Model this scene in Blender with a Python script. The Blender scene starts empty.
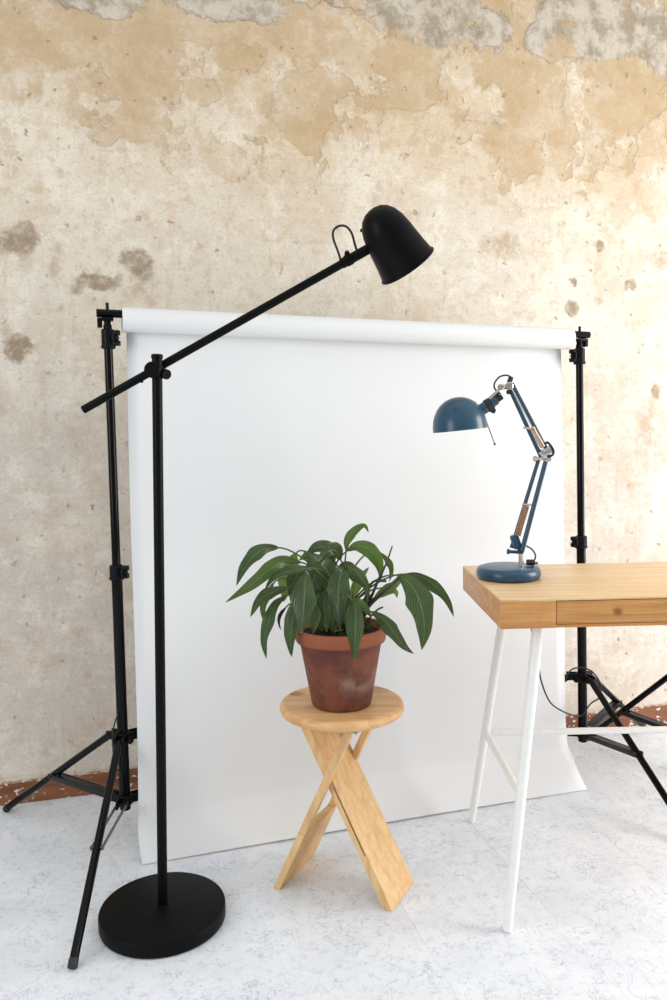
import bpy, bmesh, math, random
from mathutils import Vector, Matrix, Quaternion
random.seed(11)
C = bpy.context.scene.collection
V = Vector
PI = math.pi

# ------------------------------------------------------------------ camera
F, CX, CY, CAM_H = 800.0, 333.5, 500.0, 1.12
PITCH, ROLL = math.atan(70 / F), 0.0165
fw = V((0, math.cos(PITCH), -math.sin(PITCH)))
u0 = V((0, math.sin(PITCH), math.cos(PITCH)))
r0 = V((1, 0, 0))
rt = math.cos(ROLL) * r0 - math.sin(ROLL) * u0
up = math.sin(ROLL) * r0 + math.cos(ROLL) * u0
cam = bpy.data.cameras.new('camera')
cam.sensor_fit = 'VERTICAL'; cam.sensor_height = 36.0; cam.lens = 28.8
cam.clip_start = 0.05; cam.clip_end = 100
co = bpy.data.objects.new('camera', cam); C.objects.link(co)
m = Matrix((rt, up, -fw)).transposed().to_4x4(); m.translation = V((0, 0, CAM_H))
co.matrix_world = m
bpy.context.scene.camera = co


def ray(px, py):
    return fw + rt * ((px - CX) / F) - up * ((py - CY) / F)


def at(px, py, y):                      # point seen at a pixel, at distance y
    r = ray(px, py); t = y / r.y
    return V((r.x * t, y, CAM_H + r.z * t))


def on(px, py, z=0.0):                  # point seen at a pixel, at height z
    r = ray(px, py); t = (z - CAM_H) / r.z
    return V((r.x * t, r.y * t, z))


# ------------------------------------------------------------------ objects
def link(name, bm, mat=None, parent=None, smooth=True, angle=40):
    me = bpy.data.meshes.new(name)
    bmesh.ops.recalc_face_normals(bm, faces=bm.faces)
    bm.to_mesh(me); bm.free()
    o = bpy.data.objects.new(name, me); C.objects.link(o)
    if mat: me.materials.append(mat)
    if smooth:
        for p in me.polygons: p.use_smooth = True
        try: me.set_sharp_from_angle(angle=math.radians(angle))
        except Exception: pass
    if parent:
        o.parent = parent
        o.matrix_parent_inverse = parent_chain(parent).inverted()
    return o


def parent_chain(o):
    mt = Matrix.Translation(o.location) @ o.rotation_euler.to_matrix().to_4x4()
    p = o.parent
    return (parent_chain(p) @ o.matrix_parent_inverse @ mt) if p else mt


def tag(o, label=None, cat=None, group=None, kind=None):
    if label: o['label'] = label
    if cat: o['category'] = cat
    if group: o['group'] = group
    if kind: o['kind'] = kind
    return o


def thing(name, loc, label, cat, group=None):
    o = bpy.data.objects.new(name, None); C.objects.link(o)
    o.location = loc; o.empty_display_size = .05
    return tag(o, label, cat, group)


def spline(pts, n=8):
    """Catmull-Rom through points (tuples or Vectors of any length)."""
    P = [tuple(p) for p in pts]
    if len(P) < 3:
        return [tuple(a + (b - a) * k / n for a, b in zip(P[0], P[-1])) for k in range(n + 1)]
    P = [tuple(2 * a - b for a, b in zip(P[0], P[1]))] + P + [tuple(2 * a - b for a, b in zip(P[-1], P[-2]))]
    out = []
    for i in range(1, len(P) - 2):
        a, b, c, d = P[i - 1:i + 3]
        for k in range(n):
            t = k / n
            out.append(tuple(.5 * (2 * q + (r - p) * t + (2 * p - 5 * q + 4 * r - s) * t * t + (3 * q - p - 3 * r + s) * t ** 3)
                             for p, q, r, s in zip(a, b, c, d)))
    out.append(P[-2])
    return out


def frame(d):
    d = d.normalized()
    a = V((0, 0, 1)) if abs(d.z) < .9 else V((1, 0, 0))
    x = a.cross(d).normalized()
    return x, d.cross(x).normalized(), d


def tube(bm, pts, r, seg=12, cap=True):
    pts = [V(p) for p in pts]
    n = len(pts)
    rs = r if isinstance(r, (list, tuple)) else [r] * n
    rings = []; x = None
    for i, p in enumerate(pts):
        t = (pts[min(i + 1, n - 1)] - pts[max(i - 1, 0)]).normalized()
        if x is None: x, y, _ = frame(t)
        else:
            x = (x - t * x.dot(t)).normalized(); y = t.cross(x)
        rings.append([bm.verts.new(p + (x * math.cos(2 * PI * k / seg) + y * math.sin(2 * PI * k / seg)) * rs[i]) for k in range(seg)])
    for a, b in zip(rings, rings[1:]):
        for k in range(seg):
            bm.faces.new((a[k], a[(k + 1) % seg], b[(k + 1) % seg], b[k]))
    if cap:
        bm.faces.new(rings[0][::-1]); bm.faces.new(rings[-1])
    return bm


def rod(bm, a, b, r, r2=None, seg=16, bev=.15):
    """cylinder/cone with small chamfers"""
    a, b = V(a), V(b); r2 = r if r2 is None else r2
    d = (b - a); L = d.length; d.normalize()
    c = min(r * bev, L * .2); c2 = min(r2 * bev, L * .2)
    return tube(bm, [a, a + d * c, b - d * c2, b], [r - c, r, r2, r2 - c2], seg)


def lathe(bm, prof, origin, axis, seg=40, close=False):
    """prof: (radius, along-axis) pairs; radius 0 -> pole"""
    x, y, d = frame(V(axis)); o = V(origin)
    rings = []
    for r, h in prof:
        if r < 1e-6: rings.append([bm.verts.new(o + d * h)])
        else: rings.append([bm.verts.new(o + d * h + (x * math.cos(2 * PI * k / seg) + y * math.sin(2 * PI * k / seg)) * r) for k in range(seg)])
    if close: rings.append(rings[0])
    for a, b in zip(rings, rings[1:]):
        for k in range(seg):
            k2 = (k + 1) % seg
            if len(a) == 1 and len(b) == 1: continue
            if len(a) == 1: bm.faces.new((a[0], b[k2], b[k]))
            elif len(b) == 1: bm.faces.new((a[k], a[k2], b[0]))
            else: bm.faces.new((a[k], a[k2], b[k2], b[k]))
    return bm


def box(bm, c, sx, sy, sz, ax=None, bev=.002, seg=2):
    """box centred at c, along axes ax (three vectors)"""
    ax = ax or (V((1, 0, 0)), V((0, 1, 0)), V((0, 0, 1)))
    t = bmesh.new()
    bmesh.ops.create_cube(t, size=1)
    for v in t.verts: v.co = V((v.co.x * sx, v.co.y * sy, v.co.z * sz))
    if bev: bmesh.ops.bevel(t, geom=list(t.edges), offset=bev, segments=seg, profile=.5, affect='EDGES')
    vs = {}
    for v in t.verts: vs[v] = bm.verts.new(V(c) + ax[0] * v.co.x + ax[1] * v.co.y + ax[2] * v.co.z)
    for f in t.faces: bm.faces.new([vs[v] for v in f.verts])
    t.free()
    return bm


def B(): return bmesh.new()


def cut_out(o, bm):
    """subtract a closed bmesh from an object's mesh for good"""
    c = link('cutter', bm, None, smooth=False)
    mo = o.modifiers.new('cut', 'BOOLEAN'); mo.object = c; mo.operation = 'DIFFERENCE'; mo.solver = 'EXACT'
    bpy.context.view_layer.update()
    me = bpy.data.meshes.new_from_object(o.evaluated_get(bpy.context.evaluated_depsgraph_get()))
    o.modifiers.clear(); me.name = o.data.name; o.data = me
    cm = c.data; bpy.data.objects.remove(c); bpy.data.meshes.remove(cm)


# ------------------------------------------------------------------ materials
class N:
    def __init__(s, name):
        s.m = bpy.data.materials.new(name); s.m.use_nodes = True
        s.t = s.m.node_tree; s.n = s.t.nodes; s.l = s.t.links
        s.b = s.n['Principled BSDF']

    def new(s, k, **kw):
        n = s.n.new(k)
        for a, b in kw.items(): setattr(n, a, b)
        return n

    def put(s, sock, v):
        if isinstance(v, bpy.types.NodeSocket): s.l.new(v, sock)
        elif v is not None: sock.default_value = v

    def math(s, op, a, b=None, c=None, clamp=False):
        n = s.new('ShaderNodeMath', operation=op, use_clamp=clamp)
        for i, v in enumerate((a, b, c)):
            if v is not None: s.put(n.inputs[i], v)
        return n.outputs[0]

    def vmath(s, op, a, b=None):
        n = s.new('ShaderNodeVectorMath', operation=op)
        s.put(n.inputs[0], a)
        if b is not None: s.put(n.inputs[1], b)
        return n.outputs['Value' if op in ('LENGTH', 'DISTANCE', 'DOT_PRODUCT') else 'Vector']

    def mix(s, f, a, b, blend='MIX'):
        n = s.new('ShaderNodeMix', data_type='RGBA', blend_type=blend)
        s.put(n.inputs[0], f); s.put(n.inputs[6], rgba(a)); s.put(n.inputs[7], rgba(b))
        return n.outputs[2]

    def step(s, x, lo, hi, a=0., b=1.):
        n = s.new('ShaderNodeMapRange', interpolation_type='SMOOTHSTEP')
        for i, v in enumerate((x, lo, hi, a, b)): s.put(n.inputs[i], v)
        return n.outputs[0]

    def noise(s, vec, scale, detail=4, rough=.55, dist=0, out=0):
        n = s.new('ShaderNodeTexNoise')
        s.put(n.inputs['Vector'], vec); n.inputs['Scale'].default_value = scale
        n.inputs['Detail'].default_value = detail; n.inputs['Roughness'].default_value = rough
        n.inputs['Distortion'].default_value = dist
        return n.outputs[out]

    def obj(s): return s.new('ShaderNodeTexCoord').outputs['Object']

    def mapping(s, vec, scale=(1, 1, 1), loc=(0, 0, 0), rot=(0, 0, 0)):
        n = s.new('ShaderNodeMapping'); s.put(n.inputs[0], vec)
        n.inputs['Scale'].default_value = scale; n.inputs['Location'].default_value = loc; n.inputs['Rotation'].default_value = rot
        return n.outputs[0]

    def xyz(s, vec):
        n = s.new('ShaderNodeSeparateXYZ'); s.put(n.inputs[0], vec); return n.outputs

    def comb(s, x, y, z):
        n = s.new('ShaderNodeCombineXYZ')
        for i, v in enumerate((x, y, z)): s.put(n.inputs[i], v)
        return n.outputs[0]

    def bump(s, h, strength=.3, dist=.01):
        n = s.new('ShaderNodeBump'); s.put(n.inputs['Height'], h)
        n.inputs['Strength'].default_value = strength; n.inputs['Distance'].default_value = dist
        s.l.new(n.outputs[0], s.b.inputs['Normal'])

    def col(s, c): s.put(s.b.inputs['Base Color'], rgba(c))
    def set(s, **kw):
        for k, v in kw.items(): s.put(s.b.inputs[k.replace('_', ' ')], v)
        return s


def rgba(c):
    return (*c, 1) if isinstance(c, tuple) and len(c) == 3 else c


def sr(r, g, b):
    f = lambda v: ((v / 255 + .055) / 1.055) ** 2.4 if v > 10 else v / 255 / 12.92
    return (f(r), f(g), f(b))


def simple(name, c, rough=.5, metal=0., var=.1, bump=0., scale=60, spec=.5):
    k = N(name); o = k.obj()
    n = k.noise(o, scale, 3)
    k.col(k.mix(k.step(n, .3, .7), tuple(x * (1 - var) for x in c), tuple(x * (1 + var) for x in c)))
    k.set(Roughness=rough, Metallic=metal)
    k.b.inputs['Specular IOR Level'].default_value = spec
    if bump: k.bump(n, bump, .001)
    return k.m


M = {}
M['black'] = simple('black_powder_coat', (.0020, .0020, .0022), .40, bump=.05, scale=500, spec=.11)
M['base_black'] = simple('black_base_coat', (.0030, .0030, .0032), .5, bump=.08, scale=400, spec=.10)
M['stand'] = simple('black_anodised_tube', (.0014, .0014, .0018), .16, spec=.16)
M['stand_plastic'] = simple('black_plastic', (.0028, .0033, .0048), .42, spec=.14)
M['stand_brace'] = simple('dark_brace_metal', (.010, .011, .014), .32, spec=.3)
M['steel_brace'] = simple('grey_brace_metal', (.12, .12, .13), .35, .7)
M['chrome'] = simple('chrome', (.62, .58, .54), .18, 1.)
M['spring'] = simple('copper_spring', (.55, .36, .24), .3, 1.)
M['blue'] = simple('blue_lacquer', sr(33, 70, 92), .30, var=.04)
M['black_rubber'] = simple('black_rubber', (.01, .01, .01), .6)
M['white_metal'] = simple('white_painted_steel', (.82, .82, .80), .4, var=.02)
M['bulb'] = simple('frosted_bulb_glass', (.8, .8, .78), .3)
M['paper'] = simple('white_seamless_paper', (.725, .732, .735), .85, var=.006, scale=3)
M['core'] = simple('grey_card_core', (.45, .40, .34), .9)
M['cable'] = simple('black_cable', (.012, .012, .014), .5)


def wood(name, light, dark, knot, axis_scale, strips=None, rough=.45, blotch=.0, ends=None):
    k = N(name); o = k.obj()
    v = k.mapping(o, axis_scale)
    g1 = k.noise(v, 1.0, 6, .6, .6)
    g2 = k.noise(k.mapping(o, tuple(a * 4 for a in axis_scale)), 1.0, 3, .6)
    c = k.mix(k.step(g1, .3, .72), light, dark)
    c = k.mix(k.math('MULTIPLY', k.step(g2, .52, .75), .45), c, dark)
    if strips:
        x, y, z = k.xyz(o)
        ax = {'x': x, 'y': y, 'z': z}
        row = k.math('FLOOR', k.math('DIVIDE', ax[strips[0]], strips[1]))
        wn = k.new('ShaderNodeTexWhiteNoise'); wn.noise_dimensions = '2D'
        off = k.new('ShaderNodeTexWhiteNoise'); off.noise_dimensions = '1D'
        k.put(off.inputs['W'], row)
        seg = k.math('FLOOR', k.math('ADD', k.math('DIVIDE', ax[strips[2]], strips[3]), k.math('MULTIPLY', off.outputs[0], 7.)))
        k.put(wn.inputs[0], k.comb(row, seg, 0.))
        c = k.mix(k.math('MULTIPLY', wn.outputs[0], .38), c, dark)
        fr = k.math('FRACT', k.math('DIVIDE', ax[strips[0]], strips[1]))
        c = k.mix(k.math('MULTIPLY', k.math('LESS_THAN', fr, .05), .22), c, knot)
    if blotch:
        b = k.noise(o, 9, 4, .6)
        c = k.mix(k.math('MULTIPLY', k.step(b, .52, .72), blotch), c, knot)
    k.col(c); k.set(Roughness=rough)
    k.bump(g2, .08, .001)
    return k.m


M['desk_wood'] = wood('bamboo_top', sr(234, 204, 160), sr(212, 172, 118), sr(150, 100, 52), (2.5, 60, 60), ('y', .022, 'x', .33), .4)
M['front_wood_shaded'] = wood('bamboo_front_shaded', sr(214, 162, 98), sr(182, 122, 62), sr(110, 68, 30), (2.5, 40, 60), ('z', .0215, 'x', .45), .42, .18)  # darker, more orange than the top: the front's shading put into the colour
M['stool_wood'] = wood('pine_board', sr(224, 188, 136), sr(204, 160, 104), sr(146, 106, 68), (55, 55, 4.5), None, .5, .18)
M['seat_wood'] = wood('pine_seat', sr(224, 184, 132), sr(200, 150, 96), sr(120, 84, 54), (4, 40, 40), None, .5, .40)

# desk-lamp shade lacquer keeps one colour; terracotta with lime bloom
k = N('terracotta'); o = k.obj(); x, y, z = k.xyz(o)
n1 = k.noise(o, 14, 5, .6); n2 = k.noise(o, 30, 6, .7)
c = k.mix(k.step(n1, .3, .7), sr(122, 66, 44), sr(86, 42, 28))
band = k.math('MULTIPLY', k.step(z, .03, .065), k.step(z, .115, .075))
bl = k.math('MULTIPLY', k.step(k.math('ADD', k.noise(o, 11, 5, .65), k.math('MULTIPLY', k.math('SUBTRACT', n2, .5), .25)), .46, .64), band)
c = k.mix(k.math('MULTIPLY', bl, .30), c, sr(186, 160, 146))
c = k.mix(k.math('MULTIPLY', k.step(z, .154, .162), .6), c, sr(160, 88, 54))
c = k.mix(k.math('MULTIPLY', k.step(n2, .6, .75), .35), c, sr(90, 46, 30))
k.col(c); k.set(Roughness=.75); k.bump(n2, .12, .002)
M['terracotta'] = k.m
M['soil'] = simple('dark_potting_soil', (.012, .008, .005), .95, var=.7, bump=.9, scale=120)


def leafmat(name, base, pale, back, trans):
    k = N(name)
    uv = k.new('ShaderNodeTexCoord').outputs['UV']
    u, v, _ = k.xyz(uv)
    au = k.math('ABSOLUTE', k.math('SUBTRACT', u, .5))
    w = k.math('ADD', k.math('MULTIPLY', v, 24.), k.math('MULTIPLY', au, -26.))
    rib = k.math('SINE', k.math('ADD', k.math('MULTIPLY', w, 2.4), k.math('MULTIPLY', k.noise(k.obj(), 30, 2), 3.)))
    mid = k.step(au, .045, .012)
    n = k.noise(k.obj(), 25, 4)
    c = k.mix(k.step(n, .35, .7), base, tuple(q * .55 for q in base))
    c = k.mix(k.math('MULTIPLY', k.step(rib, -.1, 1.), .42), c, pale)
    c = k.mix(k.math('MULTIPLY', mid, .7), c, pale)
    c = k.mix(k.step(v, .93, 1.0), c, (.20, .15, .03))
    g = k.new('ShaderNodeNewGeometry')
    c = k.mix(k.math('MULTIPLY', g.outputs['Backfacing'], .75), c, back)
    k.col(c); k.set(Roughness=.24); k.b.inputs['Specular IOR Level'].default_value = .6
    k.bump(k.math('ADD', rib, k.math('MULTIPLY', n, 3.)), .55, .0022)
    tr = k.new('ShaderNodeBsdfTranslucent'); k.put(tr.inputs[0], rgba(tuple(min(1, q * 2.2) for q in pale)))
    mx = k.new('ShaderNodeMixShader'); mx.inputs[0].default_value = trans
    k.l.new(k.b.outputs[0], mx.inputs[1]); k.l.new(tr.outputs[0], mx.inputs[2])
    k.l.new(mx.outputs[0], k.n['Material Output'].inputs['Surface'])
    return k.m


M['leaf'] = leafmat('peace_lily_leaf', (.021, .052, .007), (.14, .215, .075), (.05, .10, .025), .10)
M['leaf_mid'] = leafmat('peace_lily_leaf_mid', (.042, .095, .014), (.14, .22, .05), (.08, .14, .03), .16)
M['leaf_light'] = leafmat('peace_lily_leaf_young', (.085, .150, .015), (.17, .25, .05), (.12, .18, .03), .24)
M['leaf_dry'] = leafmat('peace_lily_leaf_dry', (.03, .024, .014), (.08, .07, .03), (.05, .04, .02), .05)
M['stem'] = simple('green_stem', (.055, .085, .022), .45, var=.3)
M['stem_dark'] = simple('dark_stem', (.03, .032, .02), .5, var=.3)

# ------------------------------------------------------------------ setting
AZ = math.radians(14.8)
d_w = V((math.cos(AZ), math.sin(AZ), 0)); n_w = V((-math.sin(AZ), math.cos(AZ), 0))
WALL, SKIRT = 2.536, 2.522


def wall_sz(px, py, dist=WALL):
    r = ray(px, py); t = dist / (r.x * n_w.x + r.y * n_w.y)
    return (r.x * d_w.x + r.y * d_w.y) * t, CAM_H + r.z * t


def wall_material():
    k = N('old_plaster_wall'); o = k.obj()
    x, y, z = k.xyz(o)
    P = k.comb(x, 0., z)
    nbig = k.noise(P, 1.3, 5, .6); nmed = k.noise(P, 4.2, 8, .62, .3); nfine = k.noise(P, 22, 6, .7)
    nwarp = k.noise(P, 16, 6, .7, 0, 1); nwarp2 = k.noise(P, 5, 4, .6, 0, 1)
    ngrit = k.noise(P, 140, 3, .7)
    hz = k.math('ADD', z, k.math('MULTIPLY', k.math('SUBTRACT', nbig, .5), .9))
    low = sr(206, 197, 187); cream = sr(218, 210, 195); warm = sr(212, 194, 166); tan = sr(194, 168, 132)
    c = k.mix(k.step(hz, .75, 1.6), low, cream)
    c = k.mix(k.step(hz, 1.60, 2.3), c, warm)
    nz = lambda off, sc, det=7, ro=.66, st=(1, 1, 1): k.noise(k.mapping(P, st, (off, 0, off * 1.7)), sc, det, ro)
    m = lambda n, lo, hi, f: k.math('MULTIPLY', k.step(n, lo, hi), f)
    # clouding at several sizes: pinkish brown, chalky white, ochre, thin runs
    c = k.mix(m(nz(2, 2.2), .47, .62, .36), c, sr(198, 176, 148))
    c = k.mix(m(nz(4, 3.0), .48, .62, .46), c, sr(236, 229, 216))
    c = k.mix(m(nz(6, 6.5), .52, .64, .30), c, sr(190, 163, 136))
    c = k.mix(m(nz(8, 9.0, 6, .7), .53, .63, .36), c, sr(238, 232, 220))
    c = k.mix(m(nz(11, 4.0, 6, .7), .56, .66, .30), c, sr(206, 166, 118))
    c = k.mix(m(nz(13, 3.2, 6, .7, (5, 1, .7)), .55, .68, .28), c, sr(192, 158, 116))
    c = k.mix(m(nz(15, 3.5, 6, .7, (1, 1, 4)), .56, .68, .22), c, sr(182, 160, 138))
    c = k.mix(m(nz(17, 16, 6, .72), .55, .66, .40), c, sr(184, 158, 130))
    c = k.mix(m(nz(25, 34, 5, .75), .52, .64, .34), c, sr(188, 164, 138))
    c = k.mix(m(nz(27, 24, 5, .75), .54, .66, .40), c, sr(234, 228, 216))
    c = k.mix(m(nz(29, 12, 5, .7, (1, 1, 5)), .55, .70, .20), c, sr(168, 148, 128))
    # warped position for patches with torn edges
    wp = k.vmath('ADD', P, k.mapping(k.vmath('SUBTRACT', nwarp, (.5, .5, .5)), (.075, .0, .075)))
    wp = k.vmath('ADD', wp, k.mapping(k.vmath('SUBTRACT', nwarp2, (.5, .5, .5)), (.12, .0, .12)))

    def blobs(lst, soft=.35):
        acc = None
        for px, py, rx, ry in lst:
            s0, z0 = wall_sz(px, py); mp = 2.5 / F
            v = k.mapping(k.vmath('SUBTRACT', wp, (s0, 0, z0)), (1 / (rx * mp), 0, 1 / (ry * mp)))
            q = k.step(k.vmath('LENGTH', v), 1 + soft, 1 - soft)
            acc = q if acc is None else k.math('MAXIMUM', acc, q)
        return acc
    # exposed sandy coat: noise islands denser towards the top + a few known ones
    bias = k.math('MULTIPLY', k.step(z, 1.55, 2.5), .24)
    isl = k.step(k.math('ADD', nmed, bias), .665, .70)
    known = blobs([(225, 157, 24, 20), (140, 55, 34, 40), (55, 35, 50, 34), (205, 90, 14, 12), (240, 55, 28, 12), (390, 60, 22, 22), (300, 25, 50, 30),
                   (530, 90, 30, 50), (620, 100, 45, 40), (500, 60, 16, 26), (560, 130, 16, 22), (190, 20, 60, 20), (15, 60, 30, 36), (145, 128, 20, 14)], .12)
    tanm = k.math('MAXIMUM', isl, known)
    tcol = k.mix(k.step(nfine, .35, .7), tan, sr(182, 152, 112))
    isl2 = k.step(k.math('ADD', nz(23, 9., 7, .68), k.math('MULTIPLY', k.step(z, 1.5, 2.5), .17)), .62, .66)
    c = k.mix(k.math('MULTIPLY', isl2, .42), c, sr(190, 164, 126))
    c = k.mix(k.math('MULTIPLY', tanm, k.step(nz(21, 5.), .38, .62, .25, .72)), c, tcol)
    # grey old paint layer left along the top
    grey = blobs([(95, -4, 44, 14), (225, 0, 62, 18), (330, -6, 40, 12), (425, 12, 66, 34), (490, 30, 26, 22), (600, 22, 80, 40), (550, 40, 30, 22), (655, 40, 30, 30), (690, 50, 60, 40)], .09)
    gcol = k.mix(k.step(k.noise(P, 11, 8, .72), .42, .60), sr(204, 195, 180), sr(158, 146, 128))
    gcol = k.mix(k.math('MULTIPLY', k.step(k.noise(k.mapping(P, (1, 1, 1), (2, 0, 5)), 7, 7, .68), .54, .60), .7), gcol, sr(196, 166, 124))
    c = k.mix(k.math('MULTIPLY', grey, .92), c, gcol)
    # damp marks
    st = blobs([(17, 243, 15, 19), (97, 284, 21, 11), (138, 264, 16, 17), (18, 347, 11, 12), (570, 310, 8, 8), (600, 242, 8, 7), (572, 284, 5, 5), (630, 285, 8, 6),
                (658, 392, 8, 12)], .24)
    faint = blobs([(506, 245, 22, 12), (660, 258, 14, 12), (55, 262, 6, 14), (140, 290, 20, 10), (5, 330, 8, 14), (500, 120, 14, 8), (652, 430, 16, 40), (600, 300, 8, 8)], .7)
    scol = k.mix(k.step(nfine, .35, .65), sr(164, 147, 125), sr(142, 124, 103))
    c = k.mix(k.math('MULTIPLY', st, k.step(k.noise(P, 30, 6, .72), .36, .56, .45, .95)), c, scol)
    c = k.mix(k.math('MULTIPLY', k.math('MULTIPLY', faint, k.step(nfine, .38, .58)), .6), c, sr(172, 148, 120))
    # pits, chips, scratches
    vor = k.new('ShaderNodeTexVoronoi'); k.put(vor.inputs['Vector'], k.vmath('ADD', P, k.mapping(nwarp, (.04, 0, .04)))); vor.inputs['Scale'].default_value = 9
    dot = k.math('MULTIPLY', k.step(vor.outputs['Distance'], .10, .05), k.step(k.xyz(vor.outputs['Color'])[0], .78, .82))
    c = k.mix(k.math('MULTIPLY', dot, .5), c, sr(158, 134, 106))
    vor2 = k.new('ShaderNodeTexVoronoi'); k.put(vor2.inputs['Vector'], k.vmath('ADD', P, k.mapping(k.noise(P, 45, 4, .7, 0, 1), (.05, 0, .05)))); vor2.inputs['Scale'].default_value = 26
    dot2 = k.math('MULTIPLY', k.step(vor2.outputs['Distance'], .17, .07), k.step(k.xyz(vor2.outputs['Color'])[1], .88, .91))
    c = k.mix(k.math('MULTIPLY', dot2, k.step(nz(31, 3.), .42, .6, .1, .6)), c, sr(146, 122, 96))
    c = k.mix(k.math('MULTIPLY', k.step(ngrit, .52, .66), .34), c, sr(170, 146, 116))
    c = k.mix(k.math('MULTIPLY', k.step(nfine, .54, .66), .32), c, sr(196, 172, 142))
    k.col(c); k.set(Roughness=.92)
    k.b.inputs['Specular IOR Level'].default_value = .15
    h = k.math('ADD', k.math('MULTIPLY', nfine, .35), k.math('MULTIPLY', ngrit, .12))
    h = k.math('SUBTRACT', h, k.math('MULTIPLY', tanm, .35))
    h = k.math('ADD', h, k.math('MULTIPLY', grey, .8))
    h = k.math('SUBTRACT', h, k.math('MULTIPLY', k.math('MAXIMUM', dot, dot2), .4))
    k.bump(h, .8, .008)
    return k.m


def floor_material():
    k = N('marbled_vinyl_floor'); o = k.obj()
    x, y, z = k.xyz(o)
    cellx = k.math('DIVIDE', k.math('ADD', x, .04), .32); celly = k.math('DIVIDE', k.math('ADD', y, .05), .64)
    wn = k.new('ShaderNodeTexWhiteNoise'); wn.noise_dimensions = '2D'
    k.put(wn.inputs[0], k.comb(k.math('FLOOR', cellx), k.math('FLOOR', celly), 0.))
    P = k.vmath('ADD', o, k.mapping(wn.outputs['Color'], (5, 5, 0)))
    n1 = k.noise(P, 5, 5, .6)
    c = k.mix(k.step(n1, .3, .7), (.775, .805, .835), (.69, .72, .755))
    # short curly fibre marks
    for sc, off, amt, lo in ((14, 0, .55, .020), (26, 3, .50, .026), (44, 7, .45, .040)):
        q = k.noise(k.mapping(P, (1, 1, 1), (off, off, 0)), sc, 3, .6, 1.6)
        line = k.step(k.math('ABSOLUTE', k.math('SUBTRACT', q, .5)), lo, lo * .2)
        brk = k.step(k.noise(k.mapping(P, (1, 1, 1), (off + 9, 2, 0)), sc * .8, 4, .65), .49, .60)
        c = k.mix(k.math('MULTIPLY', k.math('MULTIPLY', line, brk), amt), c, (.32, .36, .45))
    c = k.mix(k.math('MULTIPLY', k.step(k.noise(P, 60, 5, .7), .5, .7), .26), c, (.44, .47, .52))
    # ochre glue smears
    c = k.mix(k.math('MULTIPLY', k.step(k.noise(k.mapping(o, (1, 1.6, 1), (3, 3, 0)), 3.2, 6, .7), .62, .74), .25), c, (.62, .52, .34))
    ex = k.math('ABSOLUTE', k.math('SUBTRACT', k.math('FRACT', k.math('ADD', cellx, .5)), .5))
    ey = k.math('ABSOLUTE', k.math('SUBTRACT', k.math('FRACT', k.math('ADD', celly, .5)), .5))
    seam = k.math('MAXIMUM', k.step(ex, .005, .002), k.math('MULTIPLY', k.step(ey, .0022, .001), .45))
    lite = k.step(x, .5, .6)
    c = k.mix(k.math('MULTIPLY', seam, k.step(k.noise(o, 1.3, 2), .4, .6, .12, .5)), c, k.mix(lite, (.88, .87, .82), (.38, .37, .35)))
    k.col(c); k.set(Roughness=.42)
    k.b.inputs['Specular IOR Level'].default_value = .3
    k.bump(k.math('SUBTRACT', n1, seam), .06, .002)
    return k.m


def skirting_material():
    k = N('chipped_brown_skirting'); o = k.obj()
    g = k.noise(k.mapping(o, (3, 20, 25)), 1, 5, .6)
    c = k.mix(k.step(g, .3, .7), sr(142, 88, 52), sr(104, 60, 34))
    x, y, z = k.xyz(o)
    seam = k.step(k.math('ABSOLUTE', k.math('SUBTRACT', k.math('FRACT', k.math('DIVIDE', x, .33)), .5)), .006, .002)
    c = k.mix(seam, c, sr(90, 50, 30))
    q = k.noise(k.mapping(o, (1, 1, 1.4)), 42, 4, .65)
    clump = k.noise(o, 6, 2)
    mask = k.step(k.math('ADD', q, k.math('MULTIPLY', k.math('SUBTRACT', clump, .5), .25)), .60, .62)
    c = k.mix(mask, c, sr(225, 218, 208))
    top = k.step(k.math('ADD', z, k.math('MULTIPLY', q, .02)), .076, .080)
    c = k.mix(k.math('MULTIPLY', top, .8), c, sr(222, 212, 196))
    k.col(c); k.set(Roughness=.5)
    return k.m


# wall
bm = B()
w = bmesh.ops.create_grid(bm, x_segments=1, y_segments=1, size=.5)
bm.free(); bm = B()
box(bm, (1.0, WALL + .06, 1.65), 9, .12, 3.3, bev=0)
wall = link('wall_back', bm, wall_material(), smooth=False); wall.rotation_euler.z = AZ
tag(wall, 'old peeling plaster wall with damp marks', 'wall', kind='structure')
bm = B(); box(bm, (1.0, -1.0, -.04), 9, 7.24, .08, bev=0)
fl = link('floor', bm, floor_material(), smooth=False); fl.rotation_euler.z = AZ
tag(fl, 'white marbled vinyl tile floor', 'floor', kind='structure')
bm = B(); box(bm, (1.0, (WALL + SKIRT) / 2 - .0005, .034), 9, WALL - SKIRT - .001, .068, bev=.002)
sk = link('baseboard_back', bm, skirting_material(), smooth=False); sk.rotation_euler.z = AZ
tag(sk, 'brown wooden skirting with chipped white paint', 'baseboard', kind='structure')

# ------------------------------------------------------------------ light stands


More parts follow.
